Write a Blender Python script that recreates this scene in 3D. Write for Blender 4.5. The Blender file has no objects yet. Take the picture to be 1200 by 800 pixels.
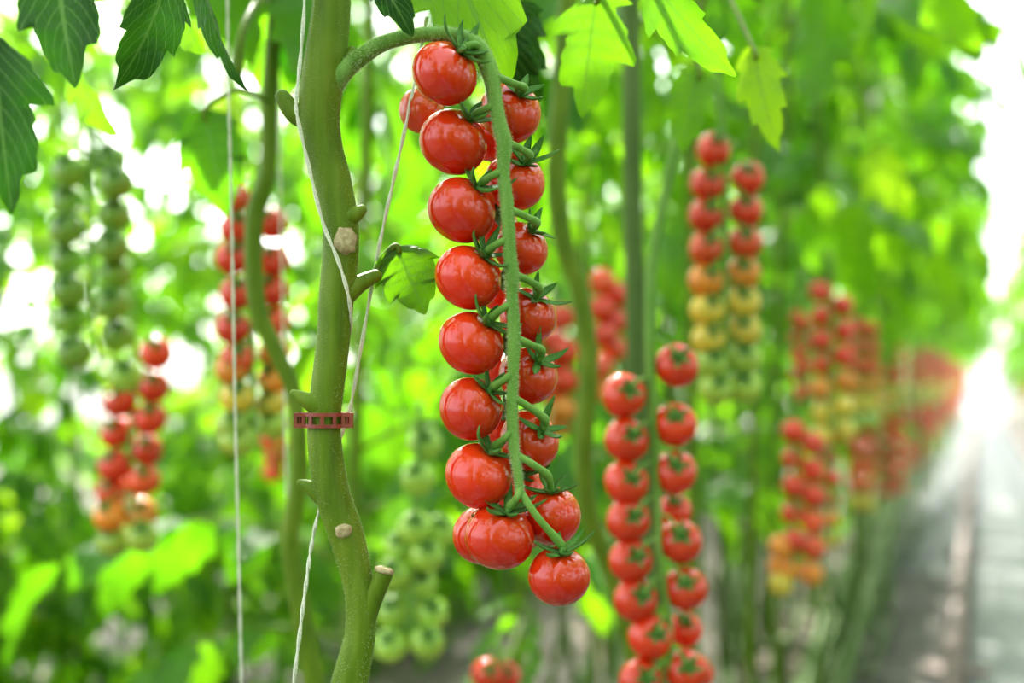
import bpy, math, random
from mathutils import Vector, Matrix, Quaternion
V = Vector
random.seed(7)
scn = bpy.context.scene
col = scn.collection
PI = math.pi

# ------------------------------------------------------------------ camera
F = 1500.0            # focal length in pixels of a 1200 px wide frame
TH = math.radians(20)  # camera looks 20 degrees left of the row direction (+Y)
EYE = V((0, 0, 0.75))
HORIZON = 440.0
FW = V((-math.sin(TH), math.cos(TH), 0)); RT = V((math.cos(TH), math.sin(TH), 0)); UP = V((0, 0, 1))
cd = bpy.data.cameras.new('camera'); cam = bpy.data.objects.new('camera', cd); col.objects.link(cam)
cam.location = EYE; cam.rotation_euler = (PI/2, 0, TH)
cd.sensor_width = 36; cd.lens = 45.0; cd.shift_y = (HORIZON-400)/1200.0
cd.clip_start = 0.02; cd.clip_end = 300
cd.dof.use_dof = True; cd.dof.focus_distance = 0.568; cd.dof.aperture_fstop = 4.2
scn.camera = cam

# ------------------------------------------------------------------ light
w = bpy.data.worlds.new('world'); scn.world = w; w.use_nodes = True
bg = w.node_tree.nodes['Background']
nt0 = w.node_tree
sky = nt0.nodes.new('ShaderNodeTexSky'); sky.sky_type = 'NISHITA'; sky.sun_disc = False
sky.sun_elevation = math.radians(47.3); sky.sun_rotation = math.radians(-32.8); sky.dust_density = 4.0; sky.air_density = 1.0
hsv = nt0.nodes.new('ShaderNodeHueSaturation'); hsv.inputs['Saturation'].default_value = 0.35
nt0.links.new(sky.outputs[0], hsv.inputs['Color']); veil = nt0.nodes.new('ShaderNodeMix'); veil.data_type = 'RGBA'; veil.blend_type = 'ADD'; veil.inputs[0].default_value = 1.0
veil.inputs[7].default_value = (2.0, 2.1, 2.15, 1)      # bright white haze and diffusing glass all round
nt0.links.new(hsv.outputs[0], veil.inputs[6]); nt0.links.new(veil.outputs[2], bg.inputs['Color'])
bg.inputs['Strength'].default_value = 0.5
sd = bpy.data.lights.new('sun', 'SUN'); sun = bpy.data.objects.new('sun', sd); col.objects.link(sun)
sd.energy = 14.0; sd.angle = math.radians(1.2); sd.color = (1.0, 0.96, 0.86)
sun.location = (-3, 6, 9)
sun.rotation_euler = V((-0.40, 0.62, 0.80)).to_track_quat('Z', 'Y').to_euler()
scn.view_settings.view_transform = 'Standard'; scn.view_settings.look = 'None'
scn.view_settings.exposure = 0.36; scn.view_settings.gamma = 1.0
try: scn.view_settings.use_curve_mapping = False
except Exception: pass
cy = scn.cycles
cy.max_bounces = 8; cy.diffuse_bounces = 4; cy.glossy_bounces = 3; cy.transmission_bounces = 5; cy.transparent_max_bounces = 8
cy.use_denoising = True; cy.caustics_reflective = False; cy.caustics_refractive = False

def P(px, py, d):
    return EYE + FW*d + RT*((px-600.0)/F*d) + UP*((HORIZON-py)/F*d)
def ground(px, py):
    return P(px, py, EYE.z*F/(py-HORIZON))

# ------------------------------------------------------------------ materials
def newmat(name):
    m = bpy.data.materials.new(name); m.use_nodes = True
    nt = m.node_tree; return m, nt, nt.nodes['Principled BSDF'], nt.nodes['Material Output']
def N(nt, t, **kw):
    n = nt.nodes.new(t)
    for k, v in kw.items():
        if k in n.inputs: n.inputs[k].default_value = v
        else: setattr(n, k, v)
    return n
def ramp(nt, fac, stops):
    r = nt.nodes.new('ShaderNodeValToRGB'); e = r.color_ramp.elements
    e[0].position, e[0].color = stops[0][0], (*stops[0][1], 1)
    e[1].position, e[1].color = stops[-1][0], (*stops[-1][1], 1)
    for p, c in stops[1:-1]:
        x = e.new(p); x.color = (*c, 1)
    nt.links.new(fac, r.inputs['Fac']); return r.outputs['Color']
def bump(nt, b, h, s, dist=0.001):
    n = N(nt, 'ShaderNodeBump', Strength=s, Distance=dist); nt.links.new(h, n.inputs['Height']); nt.links.new(n.outputs['Normal'], b.inputs['Normal'])
def noise(nt, scale, detail=3, coord='Object'):
    tc = nt.nodes.new('ShaderNodeTexCoord'); n = N(nt, 'ShaderNodeTexNoise', Scale=scale, Detail=detail)
    nt.links.new(tc.outputs[coord], n.inputs['Vector']); return n.outputs['Fac']

def tomato_mat(name, c1, c2, c3):
    """c1 main skin, c2 mottling, c3 around the stem"""
    m, nt, b, o = newmat(name)
    tc = nt.nodes.new('ShaderNodeTexCoord'); oi = nt.nodes.new('ShaderNodeObjectInfo')
    n = N(nt, 'ShaderNodeTexNoise', Scale=1.7, Detail=2.0); nt.links.new(tc.outputs['Object'], n.inputs['Vector'])
    mix = N(nt, 'ShaderNodeMix', data_type='RGBA'); mix.inputs[6].default_value = (*c1, 1); mix.inputs[7].default_value = (*c2, 1)
    nt.links.new(n.outputs['Fac'], mix.inputs[0])
    sx = nt.nodes.new('ShaderNodeSeparateXYZ'); nt.links.new(tc.outputs['Object'], sx.inputs[0])
    mr = N(nt, 'ShaderNodeMapRange'); mr.inputs[1].default_value = 0.1; mr.inputs[2].default_value = 1.0; mr.inputs[4].default_value = 0.75
    nt.links.new(sx.outputs['Z'], mr.inputs[0])
    m2 = N(nt, 'ShaderNodeMix', data_type='RGBA'); m2.inputs[7].default_value = (*c3, 1)
    nt.links.new(mr.outputs[0], m2.inputs[0]); nt.links.new(mix.outputs[2], m2.inputs[6])
    hs = N(nt, 'ShaderNodeHueSaturation'); r2 = N(nt, 'ShaderNodeMapRange'); r2.inputs[3].default_value = 0.88; r2.inputs[4].default_value = 1.12
    nt.links.new(oi.outputs['Random'], r2.inputs[0]); nt.links.new(r2.outputs[0], hs.inputs['Value']); nt.links.new(m2.outputs[2], hs.inputs['Color'])
    nt.links.new(hs.outputs[0], b.inputs['Base Color'])
    b.inputs['Roughness'].default_value = 0.10; b.inputs['IOR'].default_value = 1.5
    b.inputs['Coat Weight'].default_value = 0.35; b.inputs['Specular IOR Level'].default_value = 0.45; b.inputs['Coat Roughness'].default_value = 0.03
    b.inputs['Subsurface Weight'].default_value = 0.0
    n3 = N(nt, 'ShaderNodeTexNoise', Scale=26.0, Detail=1.0); nt.links.new(tc.outputs['Object'], n3.inputs['Vector'])
    bump(nt, b, n3.outputs['Fac'], 0.03, 0.02)
    return m
TM = {
 'red':    tomato_mat('tomato_red', (0.62, 0.010, 0.002), (0.75, 0.030, 0.003), (0.70, 0.055, 0.005)),
 'scarlet':tomato_mat('tomato_scarlet', (0.74, 0.045, 0.008), (0.80, 0.075, 0.010), (0.70, 0.09, 0.012)),
 'orange': tomato_mat('tomato_orange', (0.80, 0.16, 0.012), (0.80, 0.24, 0.015), (0.75, 0.30, 0.02)),
 'yellow': tomato_mat('tomato_yellow', (0.78, 0.42, 0.03), (0.70, 0.48, 0.04), (0.55, 0.50, 0.05)),
 'lime':   tomato_mat('tomato_lime', (0.48, 0.55, 0.06), (0.40, 0.55, 0.06), (0.22, 0.42, 0.04)),
 'green':  tomato_mat('tomato_green', (0.16, 0.32, 0.02), (0.24, 0.42, 0.04), (0.08, 0.20, 0.01)),
 'pale':   tomato_mat('tomato_pale_green', (0.36, 0.58, 0.05), (0.48, 0.68, 0.10), (0.18, 0.40, 0.03)),
}

def leaf_mat(name, c_lo, c_hi, t_lo, t_hi, trans=0.55, spec=0.32):
    m, nt, b, o = newmat(name)
    oi = nt.nodes.new('ShaderNodeObjectInfo'); uv = nt.nodes.new('ShaderNodeUVMap')
    sx = nt.nodes.new('ShaderNodeSeparateXYZ'); nt.links.new(uv.outputs[0], sx.inputs[0])
    def M(op, a, c=None, **k):
        n = N(nt, 'ShaderNodeMath', operation=op)
        for i, x in enumerate((a, c)):
            if x is None: continue
            if isinstance(x, (int, float)): n.inputs[i].default_value = x
            else: nt.links.new(x, n.inputs[i])
        return n.outputs[0]
    au = M('ABSOLUTE', sx.outputs['X'])
    # side veins run forward from the midrib; the midrib itself is a thin line at u = 0
    ph = M('SUBTRACT', M('MULTIPLY', sx.outputs['Y'], 8.5), M('MULTIPLY', au, 3.2))
    fr = M('ABSOLUTE', M('SUBTRACT', M('FRACT', ph), 0.5))
    vein = M('GREATER_THAN', 0.045, fr); mid = M('GREATER_THAN', 0.055, au)
    vn = M('MAXIMUM', vein, mid)
    nz = N(nt, 'ShaderNodeTexNoise', Scale=2.5, Detail=3.0); tc = nt.nodes.new('ShaderNodeTexCoord'); nt.links.new(uv.outputs[0], nz.inputs['Vector'])
    rnd = M('ADD', M('MULTIPLY', oi.outputs['Random'], 0.75), M('MULTIPLY', nz.outputs['Fac'], 0.3))
    def colmix(lo, hi, veincol):
        a = N(nt, 'ShaderNodeMix', data_type='RGBA'); a.inputs[6].default_value = (*lo, 1); a.inputs[7].default_value = (*hi, 1); nt.links.new(rnd, a.inputs[0])
        c = N(nt, 'ShaderNodeMix', data_type='RGBA'); c.inputs[7].default_value = (*veincol, 1)
        nt.links.new(M('MULTIPLY', vn, 0.6), c.inputs[0]); nt.links.new(a.outputs[2], c.inputs[6]); return c.outputs[2]
    nt.links.new(colmix(c_lo, c_hi, (0.20, 0.36, 0.08)), b.inputs['Base Color'])
    b.inputs['Roughness'].default_value = 0.30; b.inputs['Specular IOR Level'].default_value = spec
    wr = N(nt, 'ShaderNodeTexVoronoi', Scale=13.0); nt.links.new(uv.outputs[0], wr.inputs['Vector'])
    hgt = M('SUBTRACT', M('MULTIPLY', wr.outputs['Distance'], -1.0), M('MULTIPLY', vn, 0.5))
    bump(nt, b, hgt, 0.35, 0.004)
    tr = nt.nodes.new('ShaderNodeBsdfTranslucent'); nt.links.new(colmix(t_lo, t_hi, [x*0.6 for x in t_lo]), tr.inputs['Color'])
    ms = nt.nodes.new('ShaderNodeMixShader'); ms.inputs[0].default_value = trans
    nt.links.new(b.outputs[0], ms.inputs[1]); nt.links.new(tr.outputs[0], ms.inputs[2]); nt.links.new(ms.outputs[0], o.inputs['Surface'])
    return m
LM = {
 'mid':   leaf_mat('leaf_green', (0.018, 0.085, 0.004), (0.045, 0.165, 0.006), (0.10, 0.40, 0.004), (0.36, 0.76, 0.008), 0.5),
 'dark':  leaf_mat('leaf_shaded_green', (0.008, 0.042, 0.006), (0.015, 0.065, 0.008), (0.025, 0.13, 0.004), (0.04, 0.18, 0.006), 0.22, 0.15),  # shade on the near leaves is darkened into this copy's colour
 'fresh': leaf_mat('leaf_fresh_green', (0.05, 0.19, 0.008), (0.08, 0.26, 0.010), (0.17, 0.50, 0.006), (0.25, 0.60, 0.008), 0.5),
 'young': leaf_mat('leaf_young_green', (0.12, 0.34, 0.012), (0.17, 0.42, 0.015), (0.40, 0.74, 0.010), (0.52, 0.80, 0.012), 0.55),
}
def stem_mat(name, c1, c2, c3, rough=0.5, scale=30):
    m, nt, b, o = newmat(name)
    tc = nt.nodes.new('ShaderNodeTexCoord'); mp = nt.nodes.new('ShaderNodeMapping'); mp.inputs['Scale'].default_value = (1, 1, 0.12)
    nt.links.new(tc.outputs['Object'], mp.inputs[0])
    n = N(nt, 'ShaderNodeTexNoise', Scale=scale*9.0, Detail=3.0); nt.links.new(mp.outputs[0], n.inputs['Vector'])
    n2 = N(nt, 'ShaderNodeTexNoise', Scale=scale, Detail=2.0); nt.links.new(tc.outputs['Object'], n2.inputs['Vector'])
    ad = N(nt, 'ShaderNodeMath', operation='ADD'); nt.links.new(n.outputs['Fac'], ad.inputs[0]); nt.links.new(n2.outputs['Fac'], ad.inputs[1])
    ad2 = N(nt, 'ShaderNodeMath', operation='MULTIPLY'); ad2.inputs[1].default_value = 0.5; nt.links.new(ad.outputs[0], ad2.inputs[0])
    nt.links.new(ramp(nt, ad2.outputs[0], [(0.3, c1), (0.5, c2), (0.72, c3)]), b.inputs['Base Color'])
    b.inputs['Roughness'].default_value = rough; b.inputs['Sheen Weight'].default_value = 0.06; b.inputs['Specular IOR Level'].default_value = 0.2; b.inputs['Sheen Roughness'].default_value = 0.35
    b.inputs['Sheen Tint'].default_value = (0.8, 1.0, 0.6, 1)
    bump(nt, b, n.outputs['Fac'], 0.25, 0.002)
    return m
SM = stem_mat('vine_stem_green', (0.06, 0.12, 0.003), (0.105, 0.185, 0.006), (0.17, 0.25, 0.02))
SMB = stem_mat('old_stem_grey_green', (0.045, 0.09, 0.018), (0.08, 0.14, 0.03), (0.13, 0.19, 0.06), 0.6, 12)
TRS = stem_mat('truss_stalk_green', (0.09, 0.22, 0.025), (0.15, 0.31, 0.05), (0.24, 0.41, 0.10))
CAL = stem_mat('calyx_green', (0.045, 0.15, 0.02), (0.08, 0.22, 0.035), (0.16, 0.34, 0.07), 0.5, 1.2)
def plain(name, c1, c2, scale, rough=0.6, bs=0.2, metal=0, bd=0.002):
    m, nt, b, o = newmat(name); f = noise(nt, scale)
    nt.links.new(ramp(nt, f, [(0.35, c1), (0.65, c2)]), b.inputs['Base Color']); b.inputs['Roughness'].default_value = rough; b.inputs['Metallic'].default_value = metal
    bump(nt, b, f, bs, bd); return m
SCAR = plain('dry_scar', (0.30, 0.22, 0.10), (0.50, 0.42, 0.24), 400, 0.8, 0.5)
STRING = plain('pale_twine', (0.55, 0.58, 0.44), (0.78, 0.78, 0.66), 900, 0.6)
CLIP = plain('red_brown_plastic', (0.20, 0.03, 0.02), (0.30, 0.05, 0.03), 120, 0.35, 0.05)
RAIL = plain('rusty_steel_pipe', (0.13, 0.085, 0.075), (0.23, 0.16, 0.14), 14, 0.55)
STEEL = plain('white_painted_steel', (0.55, 0.60, 0.64), (0.66, 0.70, 0.74), 5, 0.5)
HAIR, nt_, b_, o_ = newmat('plant_hair'); b_.inputs['Base Color'].default_value = (0.75, 0.85, 0.55, 1); b_.inputs['Roughness'].default_value = 0.5
LITTER = plain('dry_leaf', (0.16, 0.10, 0.05), (0.34, 0.25, 0.13), 60, 0.8)
m_, nt_, b_, o_ = newmat('clear_glass'); GLASS = m_
tp = nt_.nodes.new('ShaderNodeBsdfTransparent'); ms_ = nt_.nodes.new('ShaderNodeMixShader'); ms_.inputs[0].default_value = 0.05
b_.inputs['Roughness'].default_value = 0.05; b_.inputs['Base Color'].default_value = (0.8, 0.9, 0.9, 1)
nt_.links.new(tp.outputs[0], ms_.inputs[1]); nt_.links.new(b_.outputs[0], ms_.inputs[2]); nt_.links.new(ms_.outputs[0], o_.inputs['Surface'])
def floor_mat(name, stops, s1, s2, rough):
    m, nt, b, o = newmat(name)
    tc = nt.nodes.new('ShaderNodeTexCoord')
    a = N(nt, 'ShaderNodeTexNoise', Scale=s1, Detail=6.0); c = N(nt, 'ShaderNodeTexNoise', Scale=s2, Detail=4.0)
    nt.links.new(tc.outputs['Object'], a.inputs['Vector']); nt.links.new(tc.outputs['Object'], c.inputs['Vector'])
    ad = N(nt, 'ShaderNodeMix'); ad.inputs[0].default_value = 0.4; nt.links.new(a.outputs['Fac'], ad.inputs[2]); nt.links.new(c.outputs['Fac'], ad.inputs[3])
    nt.links.new(ramp(nt, ad.outputs[0], stops), b.inputs['Base Color']); b.inputs['Roughness'].default_value = rough
    bump(nt, b, ad.outputs[0], 0.3, 0.01); return m
FLOOR = floor_mat('trodden_ground', [(0.35, (0.03, 0.026, 0.015)), (0.5, (0.07, 0.058, 0.036)), (0.65, (0.16, 0.135, 0.09))], 3, 30, 0.8)
SHEET = floor_mat('white_ground_sheet', [(0.3, (0.06, 0.068, 0.072)), (0.5, (0.115, 0.125, 0.13)), (0.7, (0.20, 0.205, 0.205))], 2, 22, 0.55)
DARKF = floor_mat('dark_aisle_floor', [(0.3, (0.04, 0.036, 0.03)), (0.5, (0.07, 0.064, 0.054)), (0.7, (0.11, 0.10, 0.085))], 4, 40, 0.75)  # near aisle strip, darker than the pale sheet beyond it

# ------------------------------------------------------------------ mesh helpers
class MB:
    def __init__(s): s.v = []; s.f = []; s.mi = []; s.uv = []
    def add(s, verts, faces, mi=0, uvs=None):
        o = len(s.v); s.v += [V(x) for x in verts]
        s.uv += uvs if uvs else [(0.3, 0.3)]*len(verts)
        for f in faces: s.f.append(tuple(i+o for i in f)); s.mi.append(mi)
    def tube(s, pts, rad, n=8, mi=0, caps=True, ridge=0.0):
        pts = [V(p) for p in pts]; k = len(pts)
        if isinstance(rad, (int, float)): rad = [rad]*k
        vs = []; fs = []; ref = None
        for i, p in enumerate(pts):
            t = (pts[min(i+1, k-1)]-pts[max(i-1, 0)]).normalized()
            if ref is None:
                ref = t.orthogonal().normalized()
            ref = (ref-t*ref.dot(t)).normalized(); b = t.cross(ref)
            for j in range(n):
                a = 2*PI*j/n; r = rad[i]*(1+ridge*math.cos(5*a))
                vs.append(p+ref*(math.cos(a)*r)+b*(math.sin(a)*r))
        for i in range(k-1):
            for j in range(n):
                j2 = (j+1) % n; fs.append((i*n+j, i*n+j2, (i+1)*n+j2, (i+1)*n+j))
        if caps: fs.append(tuple(range(n))[::-1]); fs.append(tuple((k-1)*n+j for j in range(n)))
        s.add(vs, fs, mi)
    def box(s, c, sx, sy, sz, mi=0, R=None):
        vs = [V((x*sx/2, y*sy/2, z*sz/2)) for x in (-1, 1) for y in (-1, 1) for z in (-1, 1)]
        if R is not None: vs = [R @ v for v in vs]
        s.add([V(c)+v for v in vs], [(0, 1, 3, 2), (4, 6, 7, 5), (0, 4, 5, 1), (2, 3, 7, 6), (0, 2, 6, 4), (1, 5, 7, 3)], mi)
    def mesh(s, name, mats, smooth=True, origin=None):
        me = bpy.data.meshes.new(name)
        vs = s.v if origin is None else [v-origin for v in s.v]
        me.from_pydata([tuple(v) for v in vs], [], s.f)
        for m in (mats if isinstance(mats, (list, tuple)) else [mats]): me.materials.append(m)
        me.polygons.foreach_set('material_index', s.mi)
        if smooth: me.polygons.foreach_set('use_smooth', [True]*len(s.f))
        ul = me.uv_layers.new(name='UVMap')
        li = [0]*len(me.loops); me.loops.foreach_get('vertex_index', li)
        flat = []
        for i in li: flat += s.uv[i]
        ul.data.foreach_set('uv', flat)
        me.update(); return me

WL = {}
def tag(o, label=None, cat=None, group=None, kind=None):
    if label: o['label'] = label
    if cat: o['category'] = cat
    if group: o['group'] = group
    if kind: o['kind'] = kind
    return o
def root(name, loc, label, cat, group=None):
    o = bpy.data.objects.new(name, None); o.empty_display_size = 0.02; col.objects.link(o); o.location = loc; WL[o.name] = V(loc)
    return tag(o, label, cat, group)
def put(name, mb, mats, parent=None, smooth=True, kind=None, label=None, origin=None):
    """link a world-space mesh builder; children keep their own origin"""
    org = V(origin) if origin is not None else (WL[parent.name] if parent else V((0, 0, 0)))
    me = mb.mesh(name, mats, smooth, org); o = bpy.data.objects.new(name, me); col.objects.link(o)
    if parent: o.parent = parent; o.location = org-WL[parent.name]
    else: o.location = org
    WL[o.name] = org
    return tag(o, label, kind=kind)
def inst(name, me, parent, mat4, wl=None):
    """shared mesh under a translated parent, given its world matrix"""
    o = bpy.data.objects.new(name, me); col.objects.link(o)
    if parent: o.parent = parent; o.matrix_basis = Matrix.Translation(-WL[parent.name]) @ mat4
    else: o.matrix_basis = mat4
    WL[o.name] = mat4.translation.copy(); return o
def spline(pts, sub=5):
    """Catmull-Rom through tuples of equal length"""
    p = [tuple(x) for x in pts]; out = []; q = [p[0]]+p+[p[-1]]
    for i in range(1, len(q)-2):
        for k in range(sub):
            t = k/sub
            out.append(tuple(0.5*((2*b)+(-a+c)*t+(2*a-5*b+4*c-d)*t*t+(-a+3*b-3*c+d)*t**3) for a, b, c, d in zip(q[i-1], q[i], q[i+1], q[i+2])))
    out.append(p[-1]); return out
def frame(y, z):
    y = y.normalized(); z = (z-y*z.dot(y)).normalized(); x = y.cross(z)
    return Matrix((x, y, z)).transposed()

# ------------------------------------------------------------------ tomato, calyx, leaf meshes
def tomato_mesh(seed, nu=28, nv=16):
    r = random.Random(seed); a = [r.uniform(-.025, .025) for _ in range(3)]; ph = [r.uniform(0, 6) for _ in range(3)]
    mb = MB(); vs = []; fs = []; fl = r.uniform(0.90, 0.95)
    def pt(i, j):
        th = PI*i/nv; az = 2*PI*j/nu
        rr = math.sin(th); z = math.cos(th)*fl
        lob = 1+a[0]*math.cos(2*az+ph[0])+a[1]*math.cos(3*az+ph[1])+0.022*math.cos(5*az+ph[2])*max(0, math.cos(th))
        rr *= lob
        z -= 0.16*math.exp(-(th/0.34)**2)
        return V((rr*math.cos(az), rr*math.sin(az), z))
    vs.append(pt(0, 0))
    for i in range(1, nv):
        for j in range(nu): vs.append(pt(i, j))
    vs.append(pt(nv, 0))
    for j in range(nu): fs.append((0, 1+j, 1+(j+1) % nu))
    for i in range(nv-2):
        for j in range(nu):
            b = 1+i*nu; fs.append((b+j, b+nu+j, b+nu+(j+1) % nu, b+(j+1) % nu))
    b = 1+(nv-2)*nu
    for j in range(nu): fs.append((b+j, len(vs)-1, b+(j+1) % nu))
    mb.add(vs, fs); return mb.mesh('tomato', TM['red'])
def calyx_mesh(seed, n=5, hi=True, L=0.95):
    r = random.Random(seed); mb = MB(); z0 = 0.79
    ns = 9 if hi else 4
    for k in range(n):
        az = 2*PI*(k+r.uniform(-.2, .2))/n; l = L*r.uniform(.7, 1.15); wd = 0.125*r.uniform(.85, 1.2)
        el = math.radians(r.uniform(8, 40)); curl = math.radians(r.uniform(10, 70)); tw = r.uniform(-.5, .5)
        o = V((math.cos(az), math.sin(az), 0)); s = V((-math.sin(az), math.cos(az), 0))
        p = o*0.05+V((0, 0, z0)); vs = []; fs = []
        for i in range(ns+1):
            t = i/ns; e = el+curl*t*t
            d = o*math.cos(e)+V((0, 0, 1))*math.sin(e)+s*tw*t*0.6
            nn = o*(-math.sin(e))+V((0, 0, 1))*math.cos(e)
            ww = wd*(math.sin(PI*min(1, (t*0.8+0.2)))**0.8 if t < 1 else 0.0)+0.008
            sd_ = (s+nn*0.0).normalized()
            vs += [p-sd_*ww+nn*ww*0.55, p+nn*0.0, p+sd_*ww+nn*ww*0.55, p-nn*0.03]
            p = p+d*(l/ns)
        for i in range(ns):
            a = i*4; c = a+4
            fs += [(a, a+1, c+1, c), (a+1, a+2, c+2, c+1), (a+2, a+3, c+3, c+2), (a+3, a, c, c+3)]
        fs.append((ns*4, ns*4+1, ns*4+2, ns*4+3)); mb.add(vs, fs)
    mb.tube([(0, 0, z0-0.06), (0, 0, z0+0.03), (0, 0, z0+0.12), (0.0, 0, z0+0.22)], [0.13, 0.13, 0.085, 0.08], 8)
    return mb.mesh('calyx', CAL)
TOM = [tomato_mesh(i) for i in range(5)]; TOML = [tomato_mesh(20+i, 14, 9) for i in range(3)]
CALX = [calyx_mesh(i, 5+(i % 2), True, 1.1) for i in range(6)]; CALL = [calyx_mesh(40+i, 5, False, 0.75) for i in range(3)]

def leaflet(mb, M4, L, W, n, m, seed, fold=0.25, bend=0.6, lobe=0.22, k=4.5, wav=0.05, mi=0):
    """toothed tomato leaflet: base at the origin, tip along +Y, face +Z; M4 places it"""
    r = random.Random(seed); vs = []; uvs = []; fs = []
    ph = r.uniform(0, 1); ph2 = r.uniform(0, 1); asym = r.uniform(.88, 1.12)
    y = 0.0; z = 0.0; ang = 0.0; ctr = []
    for i in range(n+1):
        ctr.append((y, z, ang)); ang -= bend/n; y += math.cos(ang)*L/n; z += math.sin(ang)*L/n
    wp = [r.uniform(0, 6.28) for _ in range(4)]
    for i in range(n+1):
        t = i/n; cy_, cz, a = ctr[i]
        base = W*0.5*(math.sin(PI*min(1, t**0.72))**0.85)*(1-0.25*t)+0.0006
        for j in range(-m, m+1):
            s = j/m; sd_ = 1 if s >= 0 else -1; e = abs(s)
            tt = t*k+(ph if sd_ > 0 else ph2); sw = tt-math.floor(tt)
            tooth = (sw**1.4 if lobe > 0 else 0)*1.0
            tooth2 = (tt*2.6) % 1.0
            wdt = base*(1+(tooth-0.6)*lobe*2.2*e**2*(1-0.3*t)+(tooth2-.5)*lobe*0.35*e**3)*(asym if sd_ > 0 else 1/asym)
            x = s*wdt
            zz = fold*abs(x)+wav*W*math.sin(wp[0]+6*t+2*s)*e+wav*0.8*W*math.sin(wp[1]+17*t)*e**2*sd_+0.05*W*math.cos(8.5*2*PI*t/1.0-3*e)*e*(1-e)
            fw = e**2*base*0.35*(tooth)*math.sin(PI*t)
            yy = cy_+math.cos(a)*fw-math.sin(a)*zz; zz2 = cz+math.sin(a)*fw+math.cos(a)*zz
            vs.append(M4 @ V((x, yy, zz2))); uvs.append((s, t))
    q = 2*m+1
    for i in range(n):
        for j in range(2*m): fs.append((i*q+j, i*q+j+1, (i+1)*q+j+1, (i+1)*q+j))
    mb.add(vs, fs, mi, uvs)

def compound_leaf(seed, L=0.33, n=12, m=2, key='mid', big=1.0):
    r = random.Random(seed); mb = MB(); pts = []; tang = []
    p = V((0, 0, 0)); ang = math.radians(r.uniform(15, 40)); end = math.radians(r.uniform(-75, -35)); K = 10; sidew = r.uniform(-.25, .25)
    for i in range(K+1):
        a = ang+(end-ang)*(i/K)**0.9; d = V((sidew*i/K, math.cos(a), math.sin(a))).normalized()
        pts.append(p.copy()); tang.append(d); p = p+d*(L/K)
    mb.tube(pts, [0.0032-0.0002*i for i in range(K+1)], 5, 1)
    def at(t):
        i = min(K-1, int(t*K)); f = t*K-i; return pts[i].lerp(pts[i+1], f), tang[i]
    for t, sz in ((.30, .75), (.42, .30), (.53, .95), (.64, .32), (.76, .95), (.88, .4)):
        for sg in (-1, 1):
            c, d = at(min(1, t+r.uniform(-.03, .03))); side = V((sg, 0, 0))
            dirn = (d*r.uniform(.35, .75)+side*r.uniform(.7, 1.0)+V((0, 0, -r.uniform(.25, .8)))).normalized()
            nrm = V((0, 0, 1))+d*(-0.2)+side*r.uniform(-.1, .5)
            l = sz*0.105*r.uniform(.8, 1.15)*big
            R = frame(dirn, nrm).to_4x4(); st = c+dirn*0.008
            mb.tube([c, st], 0.0014, 4, 1, False)
            nn = n if sz > .5 else max(6, n//2)
            leaflet(mb, Matrix.Translation(st) @ R, l, l*r.uniform(.55, .7), nn, m, r.random(), r.uniform(.1, .45), r.uniform(.3, 1.2), .24)
    c, d = pts[-1], tang[-1]
    R = frame(d+V((0, 0, -.2)), V((0, 0.6, 0.6))).to_4x4(); l = 0.12*r.uniform(.85, 1.15)*big
    leaflet(mb, Matrix.Translation(c) @ R, l, l*.62, n+3, m, r.random(), .25, .7, .26)
    return mb.mesh('leaf', [LM[key], SM])
LEAF = [compound_leaf(100+i) for i in range(7)]
LEAFF = [compound_leaf(200+i, n=7, m=1) for i in range(5)]          # cheaper, for far vines
LEAFY = [compound_leaf(300+i, L=0.24, key='young', big=.8) for i in range(3)]
LEAFD = [compound_leaf(400+i, key='dark') for i in range(3)]

# ------------------------------------------------------------------ builders
def tomato(parent, pos, r, key, axis, rnd, hi=True, cal=True, small=False):
    q = V((0, 0, 1)).rotation_difference(axis.normalized()) @ Quaternion((0, 0, 1), rnd.uniform(0, 6.28))
    M = Matrix.Translation(pos) @ q.to_matrix().to_4x4() @ Matrix.Diagonal((r, r, r*rnd.uniform(.96, 1.03), 1))
    o = inst('tomato', rnd.choice(TOM if hi else TOML), parent, M)
    if key != 'red': o.material_slots[0].link = 'OBJECT'; o.material_slots[0].material = TM[key]
    if cal:
        c = bpy.data.objects.new('calyx', rnd.choice(CALX if hi and not small else CALL)); col.objects.link(c); c.parent = o
    return o
def cam_axis(ox, oy, r):
    """axis pointing at an in-picture offset (ox, oy) of the tomato's top from its centre, r in the same pixels"""
    x, y = ox/r, -oy/r; l = math.hypot(x, y)
    if l > .93: x, y = x*.93/l, y*.93/l; l = .93
    return RT*x+UP*y-FW*math.sqrt(1-l*l)

def px_truss(label, d, stalk, toms, rad=(7, 5), hi=False, cal=True, group=None, seed=1, name='tomato_truss', small=True):
    """a truss laid out in the frame of the photograph at depth d and built there in the round"""
    rnd = random.Random(seed); sp = [P(x, y, d) for x, y in stalk]
    t = root(name, sp[0], label, 'tomato truss', group)
    pts = [V(p) for p in spline(sp, 4)]; k = len(pts)
    mb = MB(); mb.tube(pts, [(rad[0]+(rad[1]-rad[0])*i/(k-1))/F*d for i in range(k)], 8)
    st = put('stalk', mb, TRS, t)
    for px, py, r, key, off, dd in toms:
        pos = P(px, py, d+dd); R = r/F*d
        ax = cam_axis(off[0], off[1], r); tomato(t, pos, R, key, ax, rnd, hi, cal, small)
        if cal:
            top = pos+ax*R*0.95
            jn = min(pts, key=lambda p: (p-(top+V((0, 0, R*.7)))).length)
            pm = MB(); pm.tube([V(x) for x in spline([jn, jn.lerp(top, .5)+V((0, 0, R*.25)), top+ax*R*.1], 3)], 0.0013, 5)
            put('pedicel', pm, TRS, st)
    return t
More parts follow.
